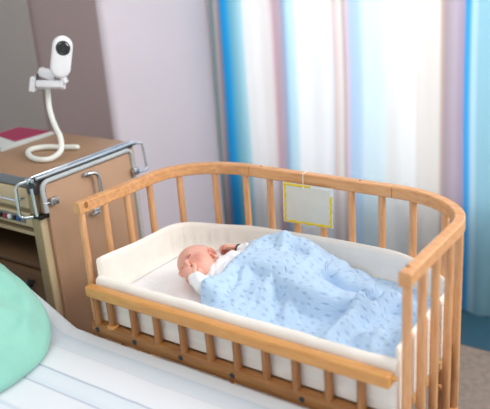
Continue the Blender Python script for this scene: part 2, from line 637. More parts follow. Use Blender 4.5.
# front rail with turned ends and dowel
bm = bmesh.new(); bx(bm, 0.012, 0.876, -0.030, -0.003, 0.666, 0.696, bev=.005, seg=3)
fr = obj('front_rail', bm, M['honey'], cot)
fr['label'] = 'low honey coloured front rail'
bm = bmesh.new(); tube(bm, [(0.866, -0.012, 0.682), (0.884, -0.006, 0.682)], 0.0055, 10)
obj('dowel', bm, M['honey'], fr)
bm = bmesh.new(); tube(bm, [(0.018, -0.006, 0.680), (0.012, 0.006, 0.680)], 0.0055, 10)
obj('dowel', bm, M['honey'], fr)
# front beam and short slats
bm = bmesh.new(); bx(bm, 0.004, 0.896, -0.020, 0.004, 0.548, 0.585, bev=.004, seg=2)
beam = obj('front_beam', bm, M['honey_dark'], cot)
for u in (0.028, 0.163, 0.318, 0.475, 0.665, 0.845):
    bm = bmesh.new()
    lathe(bm, [(0.0068, 0), (0.0068, 0.0022), (0.0045, 0.003), (0.003, 0.0012)], axisM((u, -0.0195, 0.567), (0, -1, 0)), 14)
    obj('screw', bm, M['dark_steel'], beam)
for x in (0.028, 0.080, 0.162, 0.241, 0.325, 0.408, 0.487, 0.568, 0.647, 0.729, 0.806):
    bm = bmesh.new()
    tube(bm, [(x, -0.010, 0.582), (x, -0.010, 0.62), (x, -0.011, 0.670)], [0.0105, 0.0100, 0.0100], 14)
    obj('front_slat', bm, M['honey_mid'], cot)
bm = bmesh.new(); lathe(bm, [(0.016, 0), (0.016, 0.005), (0.0115, 0.008)], Matrix.Translation((0.080, -0.010, 0.583)), 18)
obj('slat_collar', bm, M['honey'], cot)

# ------------------------------------------------------------------ cot mattress
MZ = 0.655
IN = U(0.040, y0=0.030)
bm = bmesh.new()


def inset(P, k):
    cx, cy = 0.45, 0.22
    return [(cx + (x - cx) * k, cy + (y - cy) * k) for x, y in P]


rg = []
for k, z in ((0.975, 0.5765), (1.0, 0.586), (1.0, 0.612), (1.004, 0.616), (1.0, 0.620), (1.0, 0.648), (0.996, 0.653), (0.985, MZ), (0.6, MZ + .001), (0.1, MZ + .001)):
    rg.append([bm.verts.new((x, y, z)) for x, y in inset(IN, k)])
n = len(IN)
for a, b in zip(rg, rg[1:]):
    for i in range(n):
        bm.faces.new((a[i], a[(i + 1) % n], b[(i + 1) % n], b[i]))
bm.faces.new(rg[0]); bm.faces.new(rg[-1])
o = obj('cot_mattress', bm, M['white_cloth'], angle=60)
tag(o, 'white sheeted mattress lying on the base of the bedside cot', 'mattress')

# ------------------------------------------------------------------ bumper (fabric nest)
def bumper():
    bm = bmesh.new()
    P0, P1 = U(0.0215, y0=0.016, n=26), U(0.037, y0=0.030, n=26)
    n = len(P0)
    zb = MZ + 0.0025
    rings = []
    for k in range(n):
        a, b = Vector((*P0[k], 0)), Vector((*P1[k], 0))
        t = k / (n - 1)
        d = (b - a)
        zt = 0.757 - 0.020 * ss(0.3, 0.8, t) - .004 * math.sin(t * 19)
        zt += 0.006 * ss(0.06, 0.0, t) - 0.024 * math.exp(-((t - .31) / .13) ** 2)
        # soft pleats on the inside of the curve at the head end
        w_ = 0.0060 * math.sin(k * 2.4) * ss(0.05, 0.2, t) * ss(0.55, 0.35, t)
        sec = [(0, 0.590), (0, 0.62), (0, 0.68), (0, zt - .012), (0.12, zt - .004), (0.5, zt), (0.88, zt - .004), (1 + w_ * 12, zt - .014), (1.0 + w_ * 70, zt - .045), (1.05 + w_ * 40, 0.676), (1.25, 0.665), (1.9, MZ + .0016), (1.7, MZ + .0012), (0.9, zb - .001), (0.12, zb - .02), (0.05, 0.60)]
        rings.append([bm.verts.new(a + d * s + Vector((0, 0, z))) for s, z in sec])
    m = len(rings[0])
    for a, b in zip(rings, rings[1:]):
        for k in range(m):
            bm.faces.new((a[k], a[(k + 1) % m], b[(k + 1) % m], b[k]))
    bm.faces.new(rings[0][::-1]); bm.faces.new(rings[-1])
    return bm


bump = thing('cot_bumper', 'cream padded fabric lining around the inside of the wooden cot', 'cot bumper', (0.45, 0.03, 0.66))
obj('side_wall', bumper(), M['cream_cloth'], bump, angle=50)
# low front border: hangs down outside the mattress behind the short slats and has a soft lip on top
bm = bmesh.new()
rings = []
NX = 90
for i in range(NX + 1):
    t = i / NX
    x = 0.024 + t * 0.852
    e = 0.004 * math.sin(x * 23) + 0.002 * math.sin(x * 61)
    wv = 0.0015 * math.sin(x * 40)
    sec = [(0.002, 0.588), (0.003 + wv, 0.608), (0.0015, 0.613), (0.003, 0.618), (0.002 - wv, 0.65), (0.000, 0.690), (0.002, 0.702 + e * .3), (0.010, 0.7085 + e * .3), (0.021, 0.708 + e * .3), (0.028, 0.700), (0.030, 0.68), (0.029, MZ + .003), (0.022, MZ - .01), (0.018, 0.62), (0.018, 0.588)]
    endk = 1.0
    rings.append([bm.verts.new((x, 0.001 + (y if True else 0), z)) for y, z in sec])
m = len(rings[0])
for a, b in zip(rings, rings[1:]):
    for k in range(m):
        bm.faces.new((a[k], a[(k + 1) % m], b[(k + 1) % m], b[k]))
bm.faces.new(rings[0][::-1]); bm.faces.new(rings[-1])
obj('front_border', bm, M['cream_cloth'], bump, angle=50)

# ------------------------------------------------------------------ name card hanging on the rail
crd = thing('name_card', 'blank white card with a yellow painted border hanging from the back rail of the cot', 'card', (0.425, 0.430, 0.886))
A_, B_, C_, D_ = Vector((0.350, 0.429, 0.889)), Vector((0.507, 0.429, 0.890)), Vector((0.503, 0.429, 0.776)), Vector((0.346, 0.429, 0.771))


def quad_slab(bm, P, th, n=Vector((0, -1, 0)), off=0.0):
    f = [bm.verts.new(p + n * (off + th)) for p in P]
    b = [bm.verts.new(p + n * off) for p in P]
    bm.faces.new(f); bm.faces.new(b[::-1])
    for i in range(4):
        bm.faces.new((f[i], b[i], b[(i + 1) % 4], f[(i + 1) % 4]))


Q = [A_, B_, C_, D_]
cen = (A_ + B_ + C_ + D_) / 4
bm = bmesh.new(); quad_slab(bm, Q, 0.0015)
obj('backing', bm, M['card'], crd, smooth=False)
bm = bmesh.new(); quad_slab(bm, [cen + (p - cen) * 0.86 for p in Q], 0.0006, off=0.0015)
obj('sleeve', bm, M['card_in'], crd, smooth=False)
bm = bmesh.new()
Rr = [cen + (p - cen) * 0.92 + Vector((0, -0.0024, 0)) for p in Q]
for i in range(4):
    a, b = Rr[i], Rr[(i + 1) % 4]
    npt = 16
    pts, rr = [], []
    for k in range(npt + 1):
        t = k / npt
        if i == 0 and t < 0.50:
            pass
        p = a.lerp(b, t)
        pts.append(p + Vector((0.0012 * math.sin(k * 2.1 + i), 0, 0.0012 * math.sin(k * 1.7 + i * 2))))
        rr.append(0.0034 + 0.0005 * math.sin(k * 1.3 + i * 1.9))
    if i == 0:
        pts, rr = pts[:10], rr[:10]
    if i == 1:
        pts, rr = pts[3:], rr[3:]
    tube(bm, pts, rr, 6, flat=(1, .3) if i in (0, 2) else (1, .3))
obj('border', bm, M['yellow'], crd)
bm = bmesh.new()
tube(bm, round_poly([(0.415, 0.4275, 0.882), (0.412, 0.4330, 0.9175), (0.412, 0.462, 0.9185), (0.412, 0.463, 0.885)], .003), 0.0009, 6)
obj('string', bm, M['white_cloth'], crd)
bm = bmesh.new(); lathe(bm, [(0.0035, 0), (0.0035, .001), (0.001, .002)], axisM((0.416, 0.427, 0.882), (0, -1, 0)), 12)
obj('eyelet', bm, M['white_plastic'], crd)

# ------------------------------------------------------------------ the baby
HR = None


def prim_sphere(bm, M_, sub=3):
    bmesh.ops.create_icosphere(bm, subdivisions=sub, radius=1.0, matrix=M_)


def ell(bm, c, r, R=None, sub=3):
    if R is HR:
        r = tuple(v * HS for v in r)
    m = Matrix.Translation(Vector(c)) @ (R.to_4x4() if R is not None else Matrix()) @ Matrix.Diagonal((*r, 1))
    prim_sphere(bm, m, sub)


def capsule(bm, pts, rs, n=6, seg=14):
    P = smooth_path(pts, n)
    k = len(P) - 1
    R = []
    for i in range(len(P)):
        t = i / k * (len(rs) - 1)
        a = min(int(t), len(rs) - 2)
        R.append(rs[a] + (rs[a + 1] - rs[a]) * (t - a))
    tube(bm, P, R, seg)
    ell(bm, P[0], (R[0],) * 3, sub=2)
    ell(bm, P[-1], (R[-1],) * 3, sub=2)


def bake_remesh(name, bm, voxel, smooth_it, m, parent, factor=0.5):
    me = bpy.data.meshes.new(name + '_src'); bmesh.ops.recalc_face_normals(bm, faces=bm.faces); bm.to_mesh(me); bm.free()
    o = bpy.data.objects.new(name + '_src', me); C.objects.link(o)
    r = o.modifiers.new('r', 'REMESH'); r.mode = 'VOXEL'; r.voxel_size = voxel; r.use_smooth_shade = True
    s = o.modifiers.new('s', 'SMOOTH'); s.factor = factor; s.iterations = smooth_it
    dg = bpy.context.evaluated_depsgraph_get(); dg.update()
    out = bpy.data.meshes.new_from_object(o.evaluated_get(dg))
    out.name = name
    bpy.data.objects.remove(o)
    out.materials.clear(); out.materials.append(m)
    for p in out.polygons:
        p.use_smooth = True
    q = bpy.data.objects.new(name, out); C.objects.link(q)
    if parent is not None:
        q.parent = parent; q.matrix_parent_inverse = world_inv(parent)
    return q


baby = thing('baby', 'sleeping newborn baby in white lying in the cot with a hand on the face', 'baby', (0.30, 0.22, MZ + .002))
Fv = Vector((-0.22, -0.84, 0.46)).normalized()                     # way the face looks
Uv = Vector((-0.93, 0.22, 0.20)); Uv = (Uv - Fv * Uv.dot(Fv)).normalized()   # towards the crown
Sv = Uv.cross(Fv).normalized()
if Sv.z < 0:
    Sv = -Sv                                                       # towards the visible ear
HC = Vector((0.233, 0.184, 0.711))
HS = 1.08
HR = Matrix((Sv, Fv, Uv)).transposed()


def hp(s, f, u):
    return HC + (Sv * s + Fv * f + Uv * u) * HS


bm = bmesh.new()
ell(bm, hp(0, -0.008, 0.016), (0.0475, 0.058, 0.048), HR, 4)       # skull
ell(bm, hp(0, 0.014, -0.012), (0.0415, 0.041, 0.046), HR, 4)       # face
ell(bm, hp(0.020, 0.026, -0.020), (0.021, 0.020, 0.022), HR)       # cheeks
ell(bm, hp(-0.020, 0.026, -0.020), (0.021, 0.020, 0.022), HR)
ell(bm, hp(0, 0.040, -0.046), (0.012, 0.010, 0.010), HR)           # chin
ell(bm, hp(0, 0.0545, -0.017), (0.0075, 0.0085, 0.008), HR)        # nose
ell(bm, hp(0, 0.050, -0.008), (0.005, 0.006, 0.012), HR)
ell(bm, hp(0, 0.0520, -0.0335), (0.0105, 0.006, 0.0030), HR)       # lips
ell(bm, hp(0, 0.0500, -0.0390), (0.0085, 0.006, 0.0032), HR)
for s in (-1, 1):
    ell(bm, hp(0.0185 * s, 0.0425, 0.002), (0.0115, 0.0075, 0.0075), HR)   # closed lids
    # ear: rim, lobe, tragus
    rim = [hp(s * (0.0445 + .004 * math.sin(a)), -0.012 - 0.0095 * math.cos(a) - .002, -0.006 + 0.0155 * math.sin(a)) for a in [x * PI / 8 - PI / 3 for x in range(0, 14)]]
    capsule(bm, rim, [0.0026, 0.0032, 0.0032, 0.0030], n=2, seg=8)
    ell(bm, hp(s * .0425, -0.012, -0.024), (0.004, 0.006, 0.006), HR, 2)
    ell(bm, hp(s * .0425, -0.001, -0.012), (0.004, 0.003, 0.005), HR, 2)
neck = hp(0, -0.012, -0.045)
TA, TB = Vector((0.315, 0.232, 0.707)), Vector((0.500, 0.245, 0.706))
capsule(bm, [hp(0, -0.004, -0.02), neck, TA], [0.030, 0.026, 0.034])
capsule(bm, [TA, Vector((0.40, 0.24, 0.706)), TB], [0.040, 0.043, 0.040])
# far arm, bent up with the fist beside the shoulder
capsule(bm, [(0.315, 0.268, 0.716), (0.338, 0.308, 0.714)], [0.020, 0.017])
FW = Vector((0.269, 0.309, 0.720))
capsule(bm, [(0.338, 0.308, 0.714), (0.305, 0.314, 0.718), FW], [0.016, 0.013, 0.009])
# near arm, elbow under the blanket and hand across the face
NW = Vector((0.278, 0.106, 0.722))
EL = Vector((0.352, 0.096, 0.692))
capsule(bm, [(0.325, 0.190, 0.712), EL], [0.022, 0.019])
capsule(bm, [EL, EL.lerp(NW, .55) + Vector((0, -.004, .006)), NW], [0.018, 0.015, 0.0095])


NSIDE = -1


def hand(bm, W, dirf, pn, thumb_side, s=1.0, curl=1.0):
    """W wrist, dirf towards the fingers, pn the palm's inner normal, thumb_side +-1 across"""
    d = dirf.normalized(); p = (pn - d * pn.dot(d)).normalized(); c = d.cross(p) * thumb_side
    pm = W + d * 0.016 * s
    R3 = Matrix((c, d, p)).transposed()
    ell(bm, pm, (0.0135 * s, 0.0165 * s, 0.0075 * s), R3, 3)
    for i, (off, ln) in enumerate(((0.0125, 0.0205), (0.0044, 0.0235), (-0.0040, 0.0225), (-0.0118, 0.0180))):
        k0 = W + d * 0.025 * s + c * off * s
        ln *= s
        a1, a2, a3 = 0.35 * curl, 1.15 * curl, 1.9 * curl
        d_ = (d + c * off * 9).normalized()
        p1 = k0 + (d_ * math.cos(a1) + p * math.sin(a1)) * ln * .42
        p2 = p1 + (d * math.cos(a2) + p * math.sin(a2)) * ln * .34
        p3 = p2 + (d * math.cos(a3) + p * math.sin(a3)) * ln * .26
        capsule(bm, [k0, p1, p2, p3], [0.0038 * s, 0.0039 * s, 0.0036 * s, 0.0031 * s], n=3, seg=10)
    t0 = W + d * 0.007 * s + c * 0.009 * s
    t1 = t0 + (c * .7 + d * .6 + p * .3).normalized() * 0.012 * s
    t2 = t1 + (d * .9 + p * .5 - c * .1).normalized() * 0.011 * s
    capsule(bm, [t0, t1, t2], [0.0055 * s, 0.0046 * s, 0.0038 * s], n=3, seg=10)


hand(bm, NW, Vector((-0.80, 0.10, 0.30)), Vector((0.0, .85, -.45)), NSIDE, 1.3, 0.62)

hand(bm, FW, Vector((-0.90, -0.05, -0.15)), Vector((0.1, -.7, -.6)), 1, 1.25, 1.0)
# legs drawn up under the blanket
for s, yo in ((1, 0.045), (-1, -0.045)):
    hipp = Vector((0.505, 0.245 + yo * .7, 0.704)); kn = Vector((0.565, 0.250 + yo * 1.3, 0.708)); an = Vector((0.640, 0.250 + yo * .8, 0.680))
    capsule(bm, [hipp, kn], [0.032, 0.024]); capsule(bm, [kn, an], [0.022, 0.014])
    capsule(bm, [an, an + Vector((0.030, 0, 0.018))], [0.012, 0.009])
kb = NT('baby_skin')
setup(kb.b, 0.48, 0, 0.4, sss=0.35)
at = kb.add('ShaderNodeVertexColor'); at.layer_name = 'Col'
kb.link(at.outputs['Color'], kb.b.inputs['Base Color'])
kn_ = kb.add('ShaderNodeTexNoise'); kn_.inputs['Scale'].default_value = 500
kbp = kb.add('ShaderNodeBump'); kbp.inputs['Strength'].default_value = 0.08; kbp.inputs['Distance'].default_value = 0.001
kb.link(kn_.outputs['Fac'], kbp.inputs['Height']); kb.link(kbp.outputs['Normal'], kb.b.inputs['Normal'])
body = bake_remesh('body', bm, 0.0012, 3, kb.m, baby)
base = Vector(hexc('e9b3a0')); red = Vector(hexc('cf6a5e')); fuzz = Vector(hexc('bd8a76')); deep = Vector(hexc('b8433f'))
ca = body.data.color_attributes.new('Col', 'FLOAT_COLOR', 'POINT')
spots = [(hp(0.026, 0.040, -0.022), 0.026, red, .32), (hp(-0.026, 0.040, -0.022), 0.026, red, .55), (hp(0, 0.060, -0.017), 0.012, red, .5),
         (hp(0, 0.054, -0.036), 0.012, deep, .9), (hp(0.046, -0.012, -0.008), 0.019, deep, .75), (hp(-0.046, -0.012, -0.008), 0.019, deep, .75),
         (hp(0.0185, 0.050, 0.001), 0.012, red, .4), (hp(-0.0185, 0.050, 0.001), 0.012, red, .4), (FW + Vector((-.04, 0, -.01)), 0.035, red, .6), (NW + Uv * .04, 0.026, red, .55)]
cols = [1.0] * (4 * len(body.data.vertices))
for i, v in enumerate(body.data.vertices):
    p = v.co
    c = base.copy()
    n_ = noise.noise(p * 45)
    c = c.lerp(red, 0.10 + 0.10 * n_)
    rel = p - HC
    if rel.length < .09:
        q = rel.dot(Uv) * .75 - rel.dot(Fv) * .75
        c = c.lerp(fuzz, 0.72 * ss(0.008, 0.040, q + .006 * n_))
    for s, r, col, w_ in spots:
        dd = (p - s).length
        if dd < r:
            c = c.lerp(col, w_ * ss(r, r * .3, dd))
    cols[4 * i:4 * i + 4] = (c[0], c[1], c[2], 1.0)
ca.data.foreach_set('color', cols)
# lash lines and brows as thin hair strands
M['lash'] = mat('lash_brown', '6e4238', 0.7)
for s in (-1, 1):
    bm = bmesh.new()
    pts = [hp(s * (0.0185 + 0.0100 * a), 0.0505 - 0.0045 * a * a - (0.0015 if a * s > 0 else 0), -0.0015 - 0.0028 * (1 - a * a)) for a in [x / 5 - 1 for x in range(11)]]
    tube(bm, pts, [0.0004 + 0.0009 * math.sin(PI * k / 10) for k in range(11)], 6)
    obj('eyelashes', bm, M['lash'], baby)
# bodysuit
bm = bmesh.new()
e = 0.0045
capsule(bm, [hp(0, -0.014, -0.062), TA], [0.036 + e, 0.040 + e])
capsule(bm, [TA, Vector((0.40, 0.24, 0.706)), TB], [0.041 + e, 0.043 + e, 0.041 + e])
capsule(bm, [(0.315, 0.268, 0.716), (0.338, 0.308, 0.714)], [0.022 + e, 0.020 + e])
capsule(bm, [(0.338, 0.308, 0.714), (0.305, 0.313, 0.719), (0.284, 0.310, 0.720)], [0.019 + e, 0.017 + e, 0.013 + e])
capsule(bm, [(0.325, 0.190, 0.712), EL], [0.026 + e, 0.024 + e])
capsule(bm, [EL, EL.lerp(NW, .55) + Vector((0, -.004, .006)), NW.lerp(EL, .10)], [0.022 + e, 0.020 + e, 0.0165 + e])
suit = bake_remesh('bodysuit', bm, 0.002, 3, M['white_cloth'], baby)
me_ = suit.data
nv_ = len(me_.vertices)
co_ = np.empty(nv_ * 3, 'f'); no_ = np.empty(nv_ * 3, 'f')
me_.vertices.foreach_get('co', co_)
me_.vertex_normals.foreach_get('vector', no_)
co_ = co_.reshape(-1, 3); no_ = no_.reshape(-1, 3)
amp = np.array([0.0011 * math.sin(p[0] * 200 + p[1] * 120 + 6 * noise.noise(Vector(p) * 22)) + 0.0008 * noise.noise(Vector(p) * 60) for p in co_.tolist()])
me_.vertices.foreach_set('co', (co_ + no_ * amp[:, None]).astype('f').ravel())
me_.update()
# dark wristband at the far hand
bm = bmesh.new()
wd = Vector((-0.98, -0.06, 0.05)).normalized()
Mw = axisM((0.2705, 0.3090, 0.7200), wd)
lathe(bm, [(0.0125, -.0025), (0.0135, -.0025), (0.0135, .0025), (0.0125, .0025)], Mw, 20)
o = obj('wristband', bm, M['black'], baby); o['label'] = 'dark wristband'
# collar piping
bm = bmesh.new()
cn = hp(0, -0.014, -0.054); cdn = (TA - neck).normalized()
Mc = axisM(cn + cdn * .004, cdn)
tube(bm, [Mc @ Vector((0.0365 * math.cos(a), 0.0365 * math.sin(a), 0.004 * math.sin(a))) for a in [k * PI / 16 for k in range(32)]], 0.0022, 8, closed=True)
obj('collar', bm, M['white_cloth'], baby)

# ------------------------------------------------------------------ blue knitted blanket
kk = NT('blue_knit')
setup(kk.b, 0.95, 0, 0.15, sheen=0.3)
tc = kk.add('ShaderNodeTexCoord')
mp = kk.add('ShaderNodeMapping'); mp.inputs['Scale'].default_value = (1.0, 1.35, 1)
kk.link(tc.outputs['UV'], mp.inputs['Vector'])
vo = kk.add('ShaderNodeTexVoronoi'); vo.voronoi_dimensions = '2D'; vo.inputs['Scale'].default_value = 38.0; vo.inputs['Randomness'].default_value = 0.5
kk.link(mp.outputs['Vector'], vo.inputs['Vector'])
rr_ = kk.add('ShaderNodeValToRGB')
rr_.color_ramp.elements[0].position = 0.08; rr_.color_ramp.elements[1].position = 0.20
rr_.color_ramp.elements[0].color = hexc('a6c6ea') + (1,); rr_.color_ramp.elements[1].color = hexc('b9d2ed') + (1,)
kk.link(vo.outputs['Distance'], rr_.inputs['Fac'])
kk.link(rr_.outputs['Color'], kk.b.inputs['Base Color'])
wv = kk.add('ShaderNodeTexVoronoi'); wv.inputs['Scale'].default_value = 190.0
kk.link(mp.outputs['Vector'], wv.inputs['Vector'])
b1 = kk.add('ShaderNodeBump'); b1.inputs['Strength'].default_value = 0.35; b1.inputs['Distance'].default_value = 0.002
kk.link(wv.outputs['Distance'], b1.inputs['Height'])
r2 = kk.add('ShaderNodeMapRange'); r2.inputs['From Min'].default_value = 0.05; r2.inputs['From Max'].default_value = 0.30
kk.link(vo.outputs['Distance'], r2.inputs['Value'])
b2 = kk.add('ShaderNodeBump'); b2.inputs['Strength'].default_value = 0.6; b2.inputs['Distance'].default_value = 0.0045
kk.link(r2.outputs['Result'], b2.inputs['Height']); kk.link(b1.outputs['Normal'], b2.inputs['Normal'])
kk.link(b2.outputs['Normal'], kk.b.inputs['Normal'])
M['knit'] = kk.m

# height of the baby under the blanket, so that the cloth lies over it
GX0, GY0, GS = 0.25, 0.0, 0.006
env = np.zeros((110, 80))
for ob_ in (body, suit):
    nn_ = len(ob_.data.vertices)
    q_ = np.empty(nn_ * 3, 'f'); ob_.data.vertices.foreach_get('co', q_); q_ = q_.reshape(-1, 3)
    ox, oy, oz = (world_of(ob_).translation)
    for x_, y_, z_ in q_.tolist():
        i_, j_ = int((x_ + ox - GX0) / GS), int((y_ + oy - GY0) / GS)
        if 0 <= i_ < 110 and 0 <= j_ < 80:
            env[i_, j_] = max(env[i_, j_], z_ + oz)
for _ in range(3):
    e0 = env.copy()
    for di in (-1, 0, 1):
        for dj in (-1, 0, 1):
            env = np.maximum(env, np.roll(np.roll(e0, di, 0), dj, 1))
env = np.maximum(env, MZ)
for _ in range(4):
    env = (env + np.roll(env, 1, 0) + np.roll(env, -1, 0) + np.roll(env, 1, 1) + np.roll(env, -1, 1)) / 5


def env_z(x, y):
    u, v = (x - GX0) / GS - .5, (y - GY0) / GS - .5
    i, j = int(max(0, min(108, u))), int(max(0, min(78, v)))
    a, b = max(0, min(1, u - i)), max(0, min(1, v - j))
    return (env[i, j] * (1 - a) + env[i + 1, j] * a) * (1 - b) + (env[i, j + 1] * (1 - a) + env[i + 1, j + 1] * a) * b


# left edge of the blanket in plan as (y, x) pairs, from the front border to the back wall
LE = [(0.030, 0.345), (0.067, 0.336), (0.109, 0.340), (0.154, 0.343), (0.21, 0.345), (0.259, 0.335), (0.286, 0.333), (0.31, 0.350), (0.35, 0.372), (0.41, 0.39)]


def lerp_tab(T, v):
    if v <= T[0][0]:
        return T[0][1]
    for (a, fa), (b, fb) in zip(T, T[1:]):
        if v <= b:
            return fa + (fb - fa) * (v - a) / (b - a)
    return T[-1][1]


def seg_d(p, a, b):
    ax, ay = a; bx_, by_ = b
    dx, dy = bx_ - ax, by_ - ay
    t = max(0, min(1, ((p[0] - ax) * dx + (p[1] - ay) * dy) / (dx * dx + dy * dy)))
    return math.hypot(p[0] - ax - t * dx, p[1] - ay - t * dy), t


def g(d, s):
    return math.exp(-(d / s) ** 2)


def blanket_z(x, y):
    z = MZ + 0.012
    hs = 0.0
    # the cloth runs like a tent from the ridge along the back down to the front border
    rid = 0.318 + 0.02 * math.sin((x - .36) * 9)
    tent = 0.024 + 0.086 * max(0, min(1, (y - 0.035) / (rid - 0.035))) if y < rid else 0.110 * math.exp(-((y - rid) / 0.062) ** 2)
    tent *= ss(0.66, 0.47, x + (0.30 - y) * 0.20) * (1 - 0.10 * ss(.40, .52, x))
    hs += tent ** 5
    d, t = seg_d((x, y), (0.40, 0.335), (0.535, 0.300)); hs += ((0.100 - 0.018 * t) * g(d, 0.055)) ** 5
    z += hs ** 0.2
    # long diagonal folds running down from the ridge
    for (a, b, am, w_) in (((0.41, 0.36), (0.50, 0.06), .010, .016), ((0.36, 0.28), (0.42, 0.07), .008, .014), ((0.50, 0.33), (0.56, 0.08), .016, .018), ((0.60, 0.38), (0.80, 0.36), .010, .016), ((0.60, 0.31), (0.70, 0.33), .014, .016), ((0.58, 0.12), (0.66, 0.20), .012, .016)):
        d, t = seg_d((x, y), a, b); z += am * g(d, w_) * math.sin(PI * min(1, max(.12, t * .9 + .1)))
    for (a, b, am, w_) in (((0.455, 0.30), (0.53, 0.08), .010, .016), ((0.585, 0.32), (0.61, 0.16), .020, .020), ((0.64, 0.24), (0.655, 0.08), .014, .018)):
        d, t = seg_d((x, y), a, b); z -= am * g(d, w_)
    # rolled back end of the blanket near the foot of the cot
    d, t = seg_d((x, y), (0.690, 0.060), (0.698, 0.200)); z += (0.022 + .018 * t) * g(d, 0.026)
    d, t = seg_d((x, y), (0.698, 0.200), (0.735, 0.280)); z += 0.036 * g(d, 0.026)
    d, t = seg_d((x, y), (0.755, 0.282), (0.83, 0.262)); z += 0.034 * g(d, 0.026)
    d, t = seg_d((x, y), (0.760, 0.105), (0.825, 0.135)); z += 0.030 * g(d, 0.034)
    d, t = seg_d((x, y), (0.765, 0.222), (0.82, 0.200)); z -= 0.022 * g(d, 0.022)
    z += 0.014 * (abs(fbm(x * 8 + 3, y * 6, 1.2, 2)) - .25) + 0.006 * fbm(x * 14, y * 14, 3.3, 2) + 0.004 * fbm(x * 30, y * 26, 5.0, 2)
    z += 0.008 * math.sin((x * .8 + y * .55) * 75 + 4 * fbm(x * 5, y * 5, 2)) * ss(0.50, 0.66, x)
    # edges tuck down on to mattress / against the borders
    ed = min(x - lerp_tab(LE, y), 0.2)
    z2 = MZ + 0.012
    k = ss(-0.006, 0.030, ed)
    z = max(z, MZ + 0.0155, env_z(x, y) + 0.011)
    return z


bm = bmesh.new()
uvl = bm.loops.layers.uv.new('UVMap')
NU, NV = 190, 140
Pt = {}


def wallmax(x):
    """back limit of the blanket inside the bumper"""
    off = 0.047
    a, b = RX - off, RY - off
    if x > L - RX:
        t = min(1, (x - (L - RX)) / a)
        return D - RY + b * math.sqrt(max(0, 1 - t * t))
    return D - off


def bpt(i, j):
    v = j / (NV - 1)
    y0 = 0.036
    xr = 0.845
    # column x first guess, back limit depends on x
    u = i / (NU - 1)
    yy = y0 + v * (0.408 - y0)
    xl = lerp_tab(LE, yy) + 0.004 * math.sin(yy * 60) 
    x = xl + u * (xr - xl)
    ym = wallmax(x)
    y = y0 + v * (ym - y0)
    return x, y


TOP = [[None] * NV for _ in range(NU)]
for i in range(NU):
    for j in range(NV):
        x, y = bpt(i, j)
        z = blanket_z(x, y)
        u = i / (NU - 1)
        d = min(u * 0.5, (1 - u) * .5) / 0.012
        z -= 0.006 * (1 - min(1, d)) ** 2
        TOP[i][j] = Vector((x, y, z))


def add_blanket():
    A = [[bm.verts.new(TOP[i][j]) for j in range(NV)] for i in range(NU)]
    B = [[bm.verts.new(TOP[i][j] - Vector((0, 0, 0.007))) for j in range(NV)] for i in range(NU)]

    def F(vs, idx):
        f = bm.faces.new(vs)
        for l, (a, b) in zip(f.loops, idx):
            l[uvl].uv = (UVx[a][b], UVy[a][b])
    UVx = [[0] * NV for _ in range(NU)]; UVy = [[0] * NV for _ in range(NU)]
    for j in range(NV):
        s = TOP[0][j].x
        for i in range(NU):
            if i:
                s += (TOP[i][j] - TOP[i - 1][j]).length * .93
            UVx[i][j] = s
    for i in range(NU):
        s = 0
        for j in range(NV):
            if j:
                s += (TOP[i][j] - TOP[i][j - 1]).length * .93
            UVy[i][j] = s
    for i in range(NU - 1):
        for j in range(NV - 1):
            ix = ((i, j), (i + 1, j), (i + 1, j + 1), (i, j + 1))
            F([A[a][b] for a, b in ix], ix)
            F([B[a][b] for a, b in ix[::-1]], ix[::-1])
    for i in range(NU - 1):
        for j in (0, NV - 1):
            F([A[i][j], B[i][j], B[i + 1][j], A[i + 1][j]], ((i, j), (i, j), (i + 1, j), (i + 1, j)))
    for j in range(NV - 1):
        for i in (0, NU - 1):
            F([A[i][j], B[i][j], B[i][j + 1], A[i][j + 1]], ((i, j), (i, j), (i, j + 1), (i, j + 1)))


add_blanket()
o = obj('baby_blanket', bm, M['knit'], angle=180)
tag(o, 'light blue knitted blanket with eyelet pattern covering the baby in the cot', 'blanket')

# ------------------------------------------------------------------ adult bed
BZ = 0.556
BY1 = -0.0225


def bed_z(x, y):
    z = BZ
    if x < -0.05:
        z += (-0.05 - x) * 0.47
    # round over the long edge
    d = BY1 - y
    r = 0.014
    if d < r:
        z -= r - math.sqrt(max(0, r * r - (r - d) ** 2))
    z += 0.003 * fbm(x * 5, y * 6, 1) + 0.004 * g(abs((y + .1) * .9 + (x - .25) * 1.0), 0.02) * g(abs(y + .28), .09)
    return z


sheet_stops = [(-1.2, 'e6e9f0'), (-.62, 'e6e9f0'), (-.6, 'c9cfdd'), (-.58, 'e6e9f0'), (-.46, 'e4e9f1'), (-.458, 'e4e9f1'), (-.452, 'a9b4c8'), (-.440, 'dfe5ef'), (-.40, 'dfe6f0'), (-.365, 'e3e8f0'), (-.357, 'cdd5e2'), (-.348, 'e8ebf2'), (-.268, 'e6eaf1'), (-.2645, 'e2e7ef'), (-.262, 'aeb8ca'), (-.259, 'dfe6ef'), (-.254, 'dbe3ee'), (-.24, 'e1e8f0'), (-.232, 'e1e8f1'), (-.222, 'e1e8f0'), (-.212, 'dee6f0'), (-.2065, 'dfe6ef'), (-.204, 'adb7c9'), (-.2015, 'e6eaf1'), (-.197, 'e9ecf2'), (-.125, 'ebedf3'), (-.1215, 'e8ebf2'), (-.119, 'b9c3d2'), (-.1165, 'e4e9f1'), (-.112, 'e1e8f1'), (-.100, 'e2e9f1'), (-.09, 'e2e9f2'), (-.078, 'dbe5ef'), (-.0725, 'dbe5ef'), (-.070, 'b0bbcc'), (-.0675, 'e4e9f0'), (-.063, 'e6eaf0'), (-.03, 'e3e8ed'), (.05, 'e3e8ed')]
M['sheet'] = ramp_mat('striped_sheet', sheet_stops, -1.2, 0.05, bump=0.15)
bed = thing('hospital_bed', 'white hospital bed with a faintly striped sheet and raised head end', 'bed', (0.8, -0.5, 0))
bm = bmesh.new()
uvl = bm.loops.layers.uv.new('UVMap')
